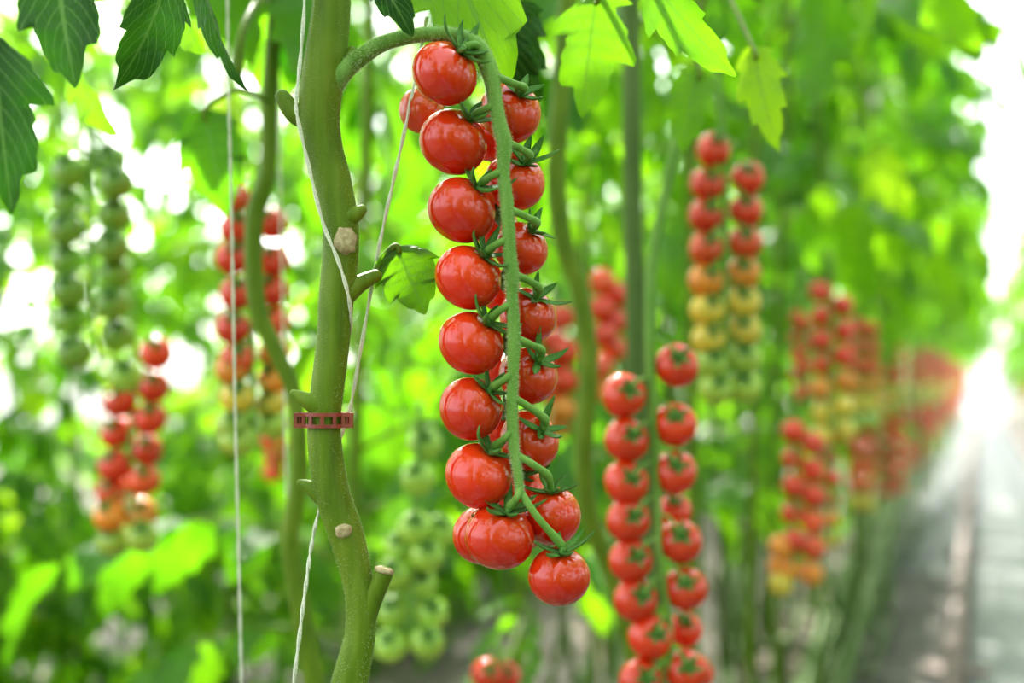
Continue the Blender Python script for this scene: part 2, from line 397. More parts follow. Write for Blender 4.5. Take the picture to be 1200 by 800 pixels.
def world_truss(label, top, length, n, r, keys, group, seed, hi=False, cal=False, spread=1.15, name='tomato_truss', vine_at=None):
    rnd = random.Random(seed); t = root(name, top, label, 'tomato truss', group)
    turn = rnd.uniform(-.5, .5); side = V((math.cos(turn+TH), math.sin(turn+TH), 0)); fw = V((-side.y, side.x, 0))
    pts = [V(top)+V((rnd.uniform(-.004, .004), rnd.uniform(-.004, .004), -length*i/6)) for i in range(7)]
    mb = MB(); a = V(vine_at) if vine_at else V(top)+V((-.05, .01, 0.035))
    lead = [V(p) for p in spline([a, a.lerp(V(top), .5)+V((0, 0, .02)), pts[0], pts[1]], 3)]
    mb.tube(lead[:-1]+pts[1:], 0.0028, 6); put('stalk', mb, TRS, t)
    for i in range(n):
        sg = -1 if i % 2 else 1; z = -length*(0.05+(i//2)/max(1, (n-1)//2)*0.97)
        key = keys[min(len(keys)-1, int((i//2)/((n+1)//2)*len(keys)))]
        pos = V(top)+side*(sg*r*spread*rnd.uniform(.9, 1.1))+V((0, 0, z+(0 if sg > 0 else -r*.5)+rnd.uniform(-.2, .2)*r))-fw*rnd.uniform(-.3, .6)*r
        tomato(t, pos, r*rnd.uniform(.92, 1.06), key, side*sg*.5+V((0, 0, .65))-fw*.55, rnd, hi, cal)
    return t
def leaves(parent, pts, n, zmin, zmax, rnd, meshes, az=None, sc=(.8, 1.15), tilt=.35, name='leaf'):
    k = len(pts)
    for i in range(n):
        z = zmin+(zmax-zmin)*(i+rnd.random())/n
        best = min(pts, key=lambda p: abs(p.z-z)); p = V((best.x, best.y, z))
        a = rnd.uniform(0, 2*PI) if az is None else rnd.choice(az)+rnd.uniform(-.6, .6)
        s = rnd.uniform(*sc)
        M = Matrix.Translation(p) @ Matrix.Rotation(a, 4, 'Z') @ Matrix.Rotation(rnd.uniform(-tilt, tilt), 4, 'X') @ Matrix.Rotation(rnd.uniform(-.4, .4), 4, 'Y') @ Matrix.Scale(s, 4)
        inst(name, rnd.choice(meshes), parent, M)
def auto_vine(label, x, y, group, seed, nl=12, zmin=0.88, zmax=2.3, meshes=None, az=None, r0=0.0075, low=True, sc=(.8, 1.15), nz=9, tube_n=7):
    rnd = random.Random(seed); t = root('tomato_vine', (x, y, 0), label, 'tomato plant', group)
    pts = [V((x+rnd.uniform(-.02, .02), y+rnd.uniform(-.025, .025), 2.4*i/nz)) for i in range(nz+1)]
    pts = [V(p) for p in spline(pts, 3)]
    mb = MB(); mb.tube(pts, [r0*(1.05-.35*i/len(pts)) for i in range(len(pts))], tube_n); put('stem', mb, SM, t)
    if low:
        mb = MB(); dy = rnd.choice((-1, 1))*rnd.uniform(.25, .6); dx = rnd.uniform(-.03, .10)
        mb.tube([V(p) for p in spline([(x+.01, y+.015, .30), (x+dx*.4, y+dy*.35, .20), (x+dx, y+dy, .06), (x+dx, y+dy*1.7, .03)], 4)], r0*1.1, 6); put('trailing_stem', mb, SMB, t)
    leaves(t, pts, nl, zmin, zmax, rnd, meshes or LEAF, az, sc)
    return t, pts

def hero_leaf(parent, base, tip, wpx, key='mid', roll=0, fold=.25, bend=.5, lobe=.24, k=4.5, attach=None, seed=1, name='leaf', n=26, m=4):
    b = P(*base); tp_ = P(*tip); d = tp_-b; L = d.length*(1+bend*bend/24)
    view = -(FW+RT*((base[0]-600)/F)+UP*((HORIZON-base[1])/F)).normalized()
    nrm = Quaternion(d.normalized(), math.radians(roll)) @ view
    # the chord of a blade bent by `bend` falls bend/2 below its first tangent
    x = d.normalized().cross(nrm); d0 = Quaternion(x.normalized(), bend/2) @ d.normalized(); n0 = Quaternion(x.normalized(), bend/2) @ nrm
    mb = MB(); R = frame(d0, n0).to_4x4(); wd = wpx/F*(base[2]+tip[2])/2
    leaflet(mb, Matrix.Translation(b) @ R, L, wd*1.12, n, m, seed, fold, bend, lobe, k, .05)
    if attach is not None:
        a = P(*attach); pts = [V(p) for p in spline([a, a.lerp(b, .5)+V((0, 0, (a-b).length*.12)), b, b+d0*L*.12], 5)]
        mb.tube(pts, [.0022-.001*i/len(pts) for i in range(len(pts))], 7, 1)
    return put(name, mb, [LM[key], SM], parent)

def hairs(name, parent, pts, rad, n, ln, seed):
    """fine plant hairs, far too many to count"""
    rnd = random.Random(seed); mb = MB(); vs = []; fs = []
    for _ in range(n):
        i = rnd.randrange(len(pts)-1); p = pts[i].lerp(pts[i+1], rnd.random()); t = (pts[i+1]-pts[i]).normalized()
        o = t.orthogonal().normalized(); o = Quaternion(t, rnd.uniform(0, 6.28)) @ o; s = t.cross(o).normalized()*0.00006
        b = p+o*rad[i]*.98; l = ln*rnd.uniform(.5, 1.2); q = len(vs)
        vs += [b-s, b+s, b+o*l+t*rnd.uniform(-.3, .3)*l, b+t*0.0001]; fs += [(q, q+1, q+2), (q, q+3, q+2)]
    mb.add(vs, fs); return put(name, mb, HAIR, parent, False, 'stuff')

# ================================================================== SETTING
mb = MB(); mb.add([(-14, -8, 0), (7, -8, 0), (7, 44, 0), (-14, 44, 0)], [(0, 1, 2, 3)])
tag(put('floor', mb, FLOOR, None, False), 'trodden brownish ground under the tomato rows', kind='structure')
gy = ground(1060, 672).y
def slab(name, x0, x1, y0, y1, z, mat, label):
    mb = MB(); mb.box(((x0+x1)/2, (y0+y1)/2, z/2+.001), x1-x0, y1-y0, z)
    return tag(put(name, mb, mat, None, False), label, kind='structure')
slab('trim_1', -.36, -.082, -1.5, gy, .006, DARKF, 'dark strip of floor beside the near end of the pipe rail')
slab('trim_2', -.36, -.082, gy, 44, .007, SHEET, 'pale ground sheet between the plants and the pipe rail')
slab('trim_3', -.02, .395, -1.5, 44, .007, SHEET, 'sunlit pale ground sheet between the two pipe rails')
# pipe rails along the aisle
for X, lb in ((-.052, 'rusty brown pipe rail on the aisle floor, nearest the fruiting row'), (.42, 'rusty brown pipe rail along the right side of the aisle')):
    t = root('pipe_rail', (X, 0, 0), lb, 'rail')
    mb = MB(); mb.tube([(X, -1.5, .075), (X, 10, .075), (X, 25, .075), (X, 43, .075)], .0255, 14); put('pipe', mb, RAIL, t)
    for i in range(15):
        yy = 1.2+i*2.2; mb = MB(); mb.box((X, yy, .012), .16, .10, .008); mb.box((X, yy, .034), .03, .02, .045); mb.box((X, yy, .052), .06, .02, .008)
        put('support_foot', mb, RAIL, t)
# glass roof and end wall
t = root('ceiling', (0, 20, 4.2), 'pale glass greenhouse roof with painted steel bars', None); t['kind'] = 'structure'
zr, zg = 4.1, 3.5
def roofz(x): return zr-(abs(x-.1)/1.6)*(zr-zg)
xs = [-1.5, -.7, .1, .9, 1.7]; ys = [3+2.5*i for i in range(15)]
for i in range(4):
    for j in range(14):
        mb = MB(); a, b, c, e = xs[i], xs[i+1], ys[j], ys[j+1]
        mb.add([(a, c, roofz(a)), (b, c, roofz(b)), (b, e, roofz(b)), (a, e, roofz(a))], [(0, 1, 2, 3)]); put('glass_pane', mb, GLASS, t, False)
for x in xs:
    mb = MB(); mb.box((x, (ys[0]+ys[-1])/2, roofz(x)), .04, ys[-1]-ys[0], .05); put('glazing_bar', mb, STEEL, t, False)
for j, y in enumerate(ys):
    for sgn in (-1, 1):
        mb = MB(); a = V((.1, y, zr)); b = V((.1+sgn*1.6, y, zg)); mb.tube([a, b], .018, 6); put('rafter', mb, STEEL, t)
    if j % 2 == 1:
        mb = MB(); mb.box((.1, y, 3.42), 3.2, .05, .07); put('girder', mb, STEEL, t, False)
t = root('wall_back', (0, 40.5, 0), 'glazed end wall of the greenhouse at the far end', None); t['kind'] = 'structure'
for i in range(4):
    mb = MB(); x = -1.5+.8*i; mb.add([(x, 40.5, .3), (x+.8, 40.5, .3), (x+.8, 40.5, 3.5), (x, 40.5, 3.5)], [(0, 1, 2, 3)]); put('glass_pane', mb, GLASS, t, False)
mb = MB(); mb.box((.1, 40.5, .15), 3.3, .12, .3); put('plinth', mb, STEEL, t, False)
for i in range(5): mb = MB(); mb.box((-1.5+.8*i, 40.5, 1.9), .04, .05, 3.2); put('mullion', mb, STEEL, t, False)

# ================================================================== MAIN VINE
D = 0.575
ms = [(392, -160, 21), (390, -60, 22), (389, 0, 22), (384, 50, 24), (377, 100, 25), (374, 138, 24), (380, 175, 22), (390, 212, 21.5), (399, 262, 21), (399, 300, 21), (394, 350, 20.5),
      (391, 395, 19.5), (384, 452, 19.5), (380, 490, 19), (381, 525, 20), (389, 577, 20.5), (405, 624, 20.5), (417, 669, 18), (423, 706, 17.5), (422, 744, 18), (415, 777, 20), (408, 805, 21), (398, 850, 20), (392, 920, 19)]
mp = spline([(*P(x, y, D), r/F*D) for x, y, r in ms], 5)
pts = [V(p[:3]) for p in mp]; rads = [p[3] for p in mp]
top_ext = [pts[0]+V((-.005*i, .012*i, .10*i)) for i in range(12, 0, -1)]
low_ext = [pts[-1]+V((-.006*i, .03*i, -.062*i)) for i in range(1, 9)]
vine = root('tomato_vine', (pts[-1].x, pts[-1].y, 0), 'thick green tomato stem in sharp focus left of the big red truss', 'tomato plant')
mb = MB(); mb.tube(top_ext+pts+low_ext, [.0078]*12+rads+[.0072]*8, 20, ridge=.025)
stem = put('stem', mb, SM, vine)
hairs('stem_hair', stem, pts, rads, 9000, .0009, 3)
def nub(p0, p1, p2, r, end=SCAR, flat=False, name='leaf_stub'):
    mb = MB(); q = [V(a) for a in spline([P(*p0), P(*p1), P(*p2)], 5)]
    k = len(q); rr = [r[0]+(r[1]-r[0])*i/(k-1) for i in range(k)]; rr = [a/F*D for a in rr]
    e = (q[-1]-q[-2]).normalized(); q += [q[-1]+e*rr[-1]*.45, q[-1]+e*rr[-1]*.75]; rr += [rr[-1]*.82, rr[-1]*.4]
    mb.tube(q, rr, 14); o = put(name, mb, SM, stem)
    return o
def scar(p, rx, ry, tilt=0):
    mb = MB(); c = P(*p); rnd = random.Random(int(p[0])); vs = [c-FW*.0022]; n = 18
    for ring, (f, dz) in enumerate(((.45, .0019), (.8, .0013), (1.0, -.001))):
        for j in range(n):
            a = 2*PI*j/n; k = f*(1+rnd.uniform(-.12, .12)); vs.append(c+RT*(math.cos(a)*rx*k/F*D)+UP*(math.sin(a)*ry*k/F*D)-FW*dz)
    fs = [(0, 1+j, 1+(j+1) % n) for j in range(n)]
    for r_ in range(2):
        for j in range(n): fs.append((1+r_*n+j, 1+(r_+1)*n+j, 1+(r_+1)*n+(j+1) % n, 1+r_*n+(j+1) % n))
    mb.add(vs, fs); return put('leaf_scar', mb, SCAR, stem)
nub((362, 138, D), (345, 132, D), (330, 112, D), (16, 8.5))
nub((418, 775, D+.004), (433, 716, D-.0015), (450, 672, D-.006), (11, 10.5))
c = P(450.5, 668, D-.0062); mb = MB(); u = (P(450, 668, D)-P(441, 700, D)).normalized(); mb.tube([c-u*.0008, c+u*.0004, c+u*.0014], [.0043, .0045, .0028], 14); put('cut_end', mb, SCAR, stem, label='dry tan cut end of the side shoot')
nub((382, 478, D-.001), (362, 470, D-.003), (343, 460, D-.003), (17, 4))
nub((384, 585, D), (366, 572, D), (351, 565, D), (15, 4))
nub((400, 256, D-.001), (414, 252, D-.003), (425, 245, D-.003), (15, 6))
nub((400, 72, D), (408, 66, D), (413, 58, D), (7, 5))
scar((404, 282, D-.0085), 14, 17); scar((402, 622, D-.0085), 10, 9)
nub((403, 345, D), (420, 333, D+.002), (442, 322, D+.005), (15, 7), name='petiole')
# foreground leaves of this vine
A = dict
hl = lambda *a, **k: hero_leaf(vine, *a, **k)
hl((66, -52, .52), (88, 102, .50), 100, 'dark', 12, .18, .5, .20, 3.2, attach=(110, -120, .56), seed=3)
hl((196, -40, .56), (134, 106, .55), 78, 'dark', -28, .35, .9, .16, 4, attach=(220, -120, .58), seed=5)
hl((-10, 40, .50), (14, 250, .49), 92, 'dark', 5, .15, .5, .30, 2.6, attach=(-60, -60, .53), seed=8)
hl((236, -30, .60), (289, 106, .60), 46, 'dark', 60, .5, .4, .12, 4, attach=(240, -120, .6), seed=9)
hl((204, -25, .66), (238, 63, .65), 60, 'mid', 55, .5, .5, .15, 4, attach=(220, -110, .66), seed=10)
hl((464, 288, .588), (498, 368, .585), 74, 'mid', -8, .15, .35, .14, 4, attach=(438, 324, .585), seed=12)
hl((428, -45, .54), (483, 42, .54), 50, 'dark', -25, .35, .5, .16, 4, attach=(410, -110, .56), seed=13)
leaves(vine, top_ext, 9, 1.05, 2.2, random.Random(5), LEAF, az=[.6, 1.9, 3.0])

# ------------------------------------------------------------------ main truss
st = [(388, 104, 13), (403, 84, 11.5), (420, 69, 10.5), (448, 51, 9.5), (485, 42, 8.5), (520, 40, 8.5), (548, 46, 9), (563, 60, 10.5), (575, 88, 10), (580, 118, 8.5), (586, 148, 8.5), (591, 168, 9), (590, 202, 7), (594, 240, 8), (597, 290, 7.5), (600, 325, 8.5), (600, 345, 6.8), (602, 395, 7.8), (601, 440, 6.5), (600, 480, 7), (602, 523, 6.3), (606, 548, 5.5), (609, 577, 5)]
Dt = 0.556
sp = spline([(*P(x, y, D if i < 1 else D-.003 if i < 3 else Dt), r/F*Dt) for i, (x, y, r) in enumerate(st)], 5)
truss = root('tomato_truss', P(575, 88, Dt), 'long truss of glossy red cherry tomatoes in sharp focus at centre', 'tomato truss')
spts = [V(a[:3]) for a in sp]; srad = [a[3] for a in sp]
mb = MB(); mb.tube(spts, srad, 14, ridge=.03); stalk = put('stalk', mb, TRS, truss)
hairs('stalk_hair', stalk, spts, srad, 9000, .0013, 4)
# px, py, radius px, depth offset, calyx px, pedicel [points], colour
main = [
 (521, 86, 40, -.003, (545, 58), [(563, 58), (556, 52), (548, 55)], 'red'),
 (531, 166, 40.5, .010, (560, 133), [(582, 122), (572, 126), (563, 130)], 'red'),
 (541, 246, 40.5, .010, (567, 212), [(590, 200), (578, 205), (569, 210)], 'red'),
 (549, 325, 40, .010, (573, 293), [(596, 280), (584, 285), (575, 291)], 'red'),
 (552, 402, 39.5, .010, (577, 371), [(600, 356), (588, 362), (579, 369)], 'red'),
 (552, 479, 39, .010, (579, 452), [(601, 436), (592, 444), (581, 450)], 'red'),
 (561, 557, 40.5, .010, (580, 520), [(601, 503), (593, 512), (582, 519)], 'red'),
 (585, 629, 41, .006, (597, 592), [(609, 572), (606, 582), (599, 590)], 'red'),
 (598, 132, 37, .026, (612, 112), [(582, 90), (600, 97), (614, 103)], 'red'),
 (603, 213, 36, .026, (618, 190), [(593, 166), (608, 173), (621, 182)], 'red'),
 (610, 291, 33, .026, (626, 268), [(599, 246), (615, 253), (629, 261)], 'red'),
 (618, 370, 34, .026, (630, 347), [(604, 322), (620, 329), (632, 338)], 'red'),
 (619, 440, 35, .026, (633, 420), [(605, 396), (621, 403), (635, 411)], 'red'),
 (620, 516, 36, .026, (638, 500), [(604, 467), (622, 478), (639, 492)], 'red'),
 (646, 604, 36, .020, (645, 568), [(607, 534), (626, 545), (642, 558)], 'red'),
 (655, 675, 37, .004, (659, 639), [(609, 575), (630, 606), (655, 630)], 'red'),
]
rt = random.Random(11)
for px, py, r, dd, cx, ped, key in main:
    pos = P(px, py, Dt+dd); ax = cam_axis(cx[0]-px, cx[1]-py, r); R = r/F*(Dt+dd)
    tomato(truss, pos, R, key, ax, rt)
    topp = pos+ax*R*.92
    a = P(*ped[0], Dt); b = P(*ped[1], Dt-.004+dd*.3); c2 = P(*ped[2], Dt+dd*.5)
    q = [V(x) for x in spline([a, b, topp.lerp(c2, .5) if dd < .015 else c2, topp], 5)]; k = len(q)
    mb = MB(); mb.tube(q, [.00175+.0006*math.exp(-((i/(k-1)-.62)/.10)**2)-.0003*i/k for i in range(k)], 9); po = put('pedicel', mb, TRS, stalk)
# back tomatoes of the same truss
for px, py, r, dd, ox, oy, key in [(494, 130, 28, .05, 18, -18, 'scarlet'), (566, 627, 36, .022, 14, -26, 'red'), (608, 572, 31, .040, 5, -20, 'red'), (612, 615, 30, .042, 5, -20, 'red'), (575, 165, 26, .05, 5, -20, 'red'), (580, 265, 28, .045, 5, -15, 'red'), (585, 340, 26, .048, 5, -15, 'red'), (590, 425, 27, .048, 5, -15, 'red'), (592, 500, 27, .046, 5, -15, 'red')]:
    tomato(truss, P(px, py, Dt+dd), r/F*(Dt+dd), key, cam_axis(ox, oy, r), rt)

# ------------------------------------------------------------------ clip and strings
cpos = P(380, 492, D); cr = 21.5/F*D
clip = root('vine_clip', cpos, 'red brown plastic clip closed around the thick stem', 'plant clip')
def ring(mb, c, R0, R1, z0, z1, n=40, a0=0, a1=2*PI):
    full = abs(a1-a0-2*PI) < 1e-6; k = n if full else n+1; vs = []
    for j in range(k):
        a = a0+(a1-a0)*j/n; d = RT*math.cos(a)+FW*math.sin(a)
        vs += [c+d*R0+UP*z0, c+d*R1+UP*z0, c+d*R1+UP*z1, c+d*R0+UP*z1]
    fs = []
    for j in range(n):
        a = j*4; b = ((j+1) % k)*4
        for i in range(4): fs.append((a+i, a+(i+1) % 4, b+(i+1) % 4, b+i))
    mb.add(vs, fs)
mb = MB(); hh = 9.0/F*D
ring(mb, cpos, cr, cr+.0011, hh*.5, hh); ring(mb, cpos, cr, cr+.0011, -hh, -hh*.5)
for i in range(10):
    a = 2*PI*(i+.4)/10; ring(mb, cpos, cr, cr+.0010, -hh*.6, hh*.6, 3, a, a+.2)
put('band', mb, CLIP, clip, False)
for sx, nm in ((-1, 'hinge'), (1, 'latch')):
    mb = MB(); c = cpos+RT*(sx*(cr+.0024))-FW*.002
    Rm = Matrix((RT, FW, UP)).transposed()
    for z in (-hh*.72, hh*.72): mb.box(c+UP*z, .0052, .0042, hh*.5, 0, Rm)
    mb.box(c-RT*.0018, .0014, .004, hh*1.9, 0, Rm); mb.box(c+RT*.0018, .0014, .004, hh*1.9, 0, Rm); mb.tube([c-UP*hh*1.05, c+UP*hh*1.05], .0009, 8); put(nm, mb, CLIP, clip, False)
def string(label, pts, r, group=None):
    q = [V(p) for p in spline(pts, 4)]; t = root('support_string', q[-1], label, 'string', group)
    for k in range(2):
        mb = MB(); n = max(24, int((q[0]-q[-1]).length*700)); n = min(n, 320); tw = []
        L = len(q)-1
        for i in range(n+1):
            f = i/n*L; j = min(L-1, int(f)); p = q[j].lerp(q[j+1], f-j); a = i*.34+k*PI
            tw.append(p+RT*(math.cos(a)*r*.45)+FW*(math.sin(a)*r*.45))
        mb.tube(tw, r*.62, 6); put('strand', mb, STRING, t)
s_ = .00095
string('pale twine wound across the front of the thick stem', [P(357, -80, D-.004), P(357, 0, D-.005), P(352, 70, D-.008), P(347, 118, D-.011), P(349, 140, D-.0125), P(363, 200, D-.0115), P(378, 260, D-.0105), P(396, 305, D-.0105), P(408, 345, D-.0095), P(411, 378, D-.002), P(404, 420, D+.009)], s_)
string('pale twine running slantwise behind the thick stem', [P(500, 20, D+.03), P(477, 140, D+.02), P(444, 290, D+.012), P(412, 470, D+.010), P(402, 505, D+.010), P(371, 610, D+.010), P(358, 690, D+.004), P(343, 810, D+.002), P(325, 950, D+.01)], s_)
string('pale twine hanging straight down at left from top to bottom', [P(266, -60, .70), P(268, 100, .70), P(272, 280, .70), P(276, 500, .70), P(281, 700, .70), P(284, 860, .70)], s_*.95)
string('pale twine hanging in front of the left red to green truss', [P(325, -60, .9), P(328, 200, .9), P(331, 330, .9), P(334, 480, .9), P(338, 640, .9)], s_)

# ================================================================== NEIGHBOUR VINES
def px_vine(label, path, d, key=SM, nl=0, zmin=1.0, zmax=2.2, az=None, seed=1, meshes=None):
    p = spline([(*P(x, y, d), r/F*d) for x, y, r in path], 4); q = [V(a[:3]) for a in p]; rr = [a[3] for a in p]
    up_ = [q[0]+V((.0, .01*i, .11*i)) for i in range(12, 0, -1)]
    lo = q[-1]; lows = [lo.lerp(V((lo.x-.02, lo.y+.05, -.0)), i/5) for i in range(1, 6)]
    t = root('tomato_vine', (lows[-1].x, lows[-1].y, 0), label, 'tomato plant')
    mb = MB(); mb.tube(up_+q+lows, [rr[0]]*12+rr+[rr[-1]]*5, 12); put('stem', mb, key, t)
    if nl: leaves(t, up_+q, nl, zmin, zmax, random.Random(seed), meshes or LEAF, az)
    return t
v_left = px_vine('crooked green stem in front of the left red to green truss', [(318, -60, 9), (322, 20, 9), (316, 110, 10), (314, 200, 10), (300, 245, 11), (297, 300, 11), (303, 365, 11), (325, 415, 10), (347, 470, 10), (350, 560, 11), (340, 630, 11), (350, 700, 12), (368, 800, 13)], .88, nl=8, zmin=1.02, az=[.3, 1.6, 2.6, 3.6], seed=21)
h2 = lambda *a, **k: hero_leaf(v_left, *a, **k)
h2((240, 128, .80), (266, 255, .80), 78, 'mid', 10, .2, .4, .14, 4, attach=(316, 120, .88), seed=31)
h2((296, 52, .95), (360, 95, .95), 80, 'mid', 0, .1, .3, .15, 4, attach=(318, 0, .88), seed=32)
h2((85, 70, .78), (136, 160, .77), 50, 'mid', 50, .4, .3, .12, 4, attach=(110, -60, .82), seed=33)
mb = MB(); mb.tube([V(a) for a in spline([P(318, -10, .88), P(300, 5, .80), P(283, 40, .76), P(278, 90, .75)], 5)], [.003]*16, 8); put('petiole', mb, SM, v_left)
v_mid = px_vine('green vine stem just right of the big red truss', [(668, -60, 10), (662, 30, 10), (656, 130, 11), (652, 220, 11), (662, 290, 11), (680, 345, 11), (690, 430, 11), (684, 520, 11), (690, 600, 11), (720, 680, 11), (748, 780, 12)], .98, nl=8, zmin=1.04, az=[-1.2, -.2, 1.2, 2.3], seed=22)
h3 = lambda *a, **k: hero_leaf(v_mid, *a, **k)
h3((604, 4, .70), (632, 118, .70), 76, 'dark', 30, .35, .8, .2, 4, attach=(662, -30, .9), seed=41)
h3((575, 20, .68), (600, 165, .70), 60, 'dark', -35, .3, .6, .2, 4, attach=(600, -40, .8), seed=42)
h3((700, -12, .66), (682, 138, .66), 86, 'fresh', 8, .15, .5, .34, 2.6, attach=(668, -60, .9), seed=43)
h3((752, -40, .60), (861, 89, .58), 66, 'fresh', 18, .3, .5, .2, 4, attach=(668, -110, .9), seed=44)
v_right = px_vine('pale grey green vine stem behind the second red truss', [(738, -60, 11), (740, 60, 11), (741, 200, 11), (744, 330, 12), (746, 420, 12), (752, 560, 12), (760, 700, 12), (765, 820, 12)], 1.08, SMB, nl=9, zmin=1.04, az=[-1.5, -.5, .8, 2.3], seed=23)
h4 = lambda *a, **k: hero_leaf(v_right, *a, **k)
h4((882, 55, .75), (913, 178, .74), 56, 'young', 20, .25, .4, .2, 4, attach=(790, -50, .9), seed=51)
h4((838, -12, .80), (894, 60, .80), 58, 'mid', 10, .2, .6, .12, 4, attach=(790, -60, .9), seed=52)
h4((820, 80, .80), (800, 180, .80), 60, 'mid', 20, .2, .5, .2, 4, attach=(790, -50, .9), seed=53)
v_next, npts = auto_vine('green vine stem behind the truss shading from red to lime', -.30, 1.47, None, 24, nl=13, zmin=.93)
hero_leaf(v_next, (1022, 172, 1.45), (1062, 252, 1.45), 58, 'young', 10, .2, .5, .28, 3, attach=(1000, 60, 1.5), seed=61, n=14, m=3)
hero_leaf(v_next, (1090, -25, 1.1), (1151, 57, 1.1), 60, 'mid', 15, .2, .5, .24, 3, attach=(1040, -80, 1.3), seed=62, n=14, m=3)

# ================================================================== NEAR TRUSSES
L2 = [(731, 463), (734, 515), (734, 565), (736, 609), (739, 656), (745, 702), (762, 746), (751, 797)]
R2 = [(793, 428), (791, 497), (791, 553), (797, 634), (803, 689), (804, 786)]
toms = [(x, y, 26.5, 'red', (6, -9), 0) for x, y in L2]+[(x, y, 26.5, 'red', (-1, -11), .005) for x, y in R2]+[(790, 598, 22, 'red', (0, -14), .03), (802, 737, 22, 'red', (0, -14), .03), (815, 788, 22, 'red', (4, -12), .02)]
px_truss('red truss hanging right of the big sharp truss, reaching the bottom edge', .87, [(748, 250), (796, 150), (775, 250), (763, 320), (762, 420), (767, 520), (770, 600), (773, 660), (783, 720), (785, 790)][1:], toms, (7, 4.5), True, True, None, 5)
c3 = ['red', 'red', 'red', 'scarlet', 'orange', 'yellow', 'yellow', 'lime', 'lime']
L3 = [(836, 176), (829, 216), (827, 253), (827, 291), (827, 329), (829, 363), (830, 397), (833, 425), (839, 455)]
R3 = [(876, 209), (874, 247), (873, 284), (871, 320), (871, 354), (872, 387), (872, 419), (872, 452)]
toms = [(x, y, 21, c3[i], (3, -10), 0) for i, (x, y) in enumerate(L3)]+[(x, y, 21, c3[i+1], (-2, -10), .01) for i, (x, y) in enumerate(R3)]
px_truss('truss shading from red at top through yellow to lime green', 1.14, [(838, 40), (842, 110), (850, 190), (850, 280), (850, 370), (853, 450)], toms, (5, 3.5), False, True, None, 6)
# left side
toms = []
for i, (k, y) in enumerate(zip(['scarlet', 'red', 'red', 'red', 'red', 'scarlet', 'orange', 'yellow', 'lime', 'lime'], [232, 268, 302, 344, 384, 420, 432, 465, 498, 515])):
    toms.append((275+(3 if i % 2 else -2), y, 21, k, (4, -12), 0))
for k, y in zip(['red', 'red', 'red', 'scarlet', 'orange', 'orange', 'yellow', 'lime'], [262, 306, 340, 376, 412, 445, 472, 496]):
    toms.append((316+(y % 7), y, 20, k, (-4, -12), .02))
px_truss('red truss turning yellow green at its tip, left of the thick stem', 1.06, [(312, 180), (300, 215), (296, 260), (297, 340), (296, 420), (297, 500)], toms, (5, 3.5), False, True, None, 7)
toms = [(x, y, 20, k, (o, -12), .01*(i % 2)) for i, (x, y, k, o) in enumerate([(183, 414, 'red', 3), (180, 453, 'red', 3), (176, 490, 'red', 3), (171, 527, 'red', 3), (168, 562, 'scarlet', 3), (165, 602, 'orange', 3), (140, 470, 'red', -3), (137, 507, 'red', -3), (134, 545, 'red', -3), (131, 575, 'scarlet', -3), (129, 604, 'orange', -3), (133, 632, 'lime', -3), (166, 628, 'lime', 3)])]
px_truss('dark red truss at far left below the hanging green fruit', 1.2, [(150, 330), (156, 400), (157, 470), (152, 540), (150, 610)], toms, (4.5, 3), False, True, None, 8)
toms = [(x, y, 21, k, (o, -12), .015*(i % 2)) for i, (x, y, k, o) in enumerate([(82, 200, 'green', -3), (80, 236, 'green', -3), (78, 268, 'green', -3), (79, 305, 'green', -3), (81, 340, 'green', -3), (84, 372, 'green', -3), (87, 412, 'green', -3), (128, 188, 'green', 3), (136, 214, 'green', 3), (134, 252, 'green', 3), (131, 288, 'green', 3), (135, 320, 'green', 3), (131, 356, 'green', 3), (137, 392, 'green', 3), (146, 440, 'pale', 3)])]
px_truss('unripe green truss hanging at the upper left edge', 1.1, [(104, 90), (108, 160), (106, 230), (107, 300), (108, 370), (118, 430)], toms, (4, 3), False, True, None, 9)
toms = [(x, y, 21, 'pale', (o, -12), .015*(i % 2)) for i, (x, y, o) in enumerate([(462, 672, -3), (460, 716, -3), (458, 755, -3), (470, 640, -3), (500, 650, 3), (505, 718, 3), (500, 752, 3), (492, 684, 3), (486, 618, 2), (515, 622, 3), (490, 560, -2), (498, 520, 2)])]
px_truss('pale green unripe truss low down between stem and big truss', 1.15, [(492, 470), (488, 560), (486, 640), (482, 700), (480, 760)], toms, (4.5, 3), False, True, None, 10)
toms = [(572, 790, 20, 'red', (2, -10), 0), (592, 792, 19, 'red', (2, -10), .02), (582, 822, 20, 'red', (2, -10), .0), (602, 826, 20, 'red', (2, -10), .0), (576, 856, 20, 'red', (2, -10), .0)]
px_truss('red tomatoes cut by the bottom edge below the big truss', 1.15, [(584, 750), (584, 790), (586, 850)], toms, (4, 3), False, True, None, 12)
toms = [(x, y, 16, k, (1, -9), .02*(i % 2)) for i, (x, y, k) in enumerate([(706, 330, 'scarlet'), (722, 345, 'red'), (704, 362, 'red'), (721, 376, 'red'), (708, 392, 'red'), (720, 408, 'scarlet'), (658, 372, 'red'), (650, 400, 'red'), (664, 412, 'red'), (650, 430, 'red'), (662, 446, 'red'), (650, 462, 'scarlet'), (660, 480, 'orange'), (652, 500, 'orange'), (704, 430, 'scarlet'), (700, 456, 'orange')])]
px_truss('dim red truss seen between the big truss and its right neighbour', 1.45, [(690, 280), (688, 330), (686, 400), (680, 450), (672, 510)], toms, (3, 2.5), False, False, None, 13)
toms = [(x, y, 13, k, (1, -6), .01) for x, y, k in [(318, 516, 'red'), (322, 535, 'red'), (320, 552, 'scarlet'), (326, 520, 'orange')]]
px_truss('small red truss tip below the left red to green truss', 1.5, [(320, 470), (322, 510), (322, 550)], toms, (2.5, 2), False, False, None, 14)
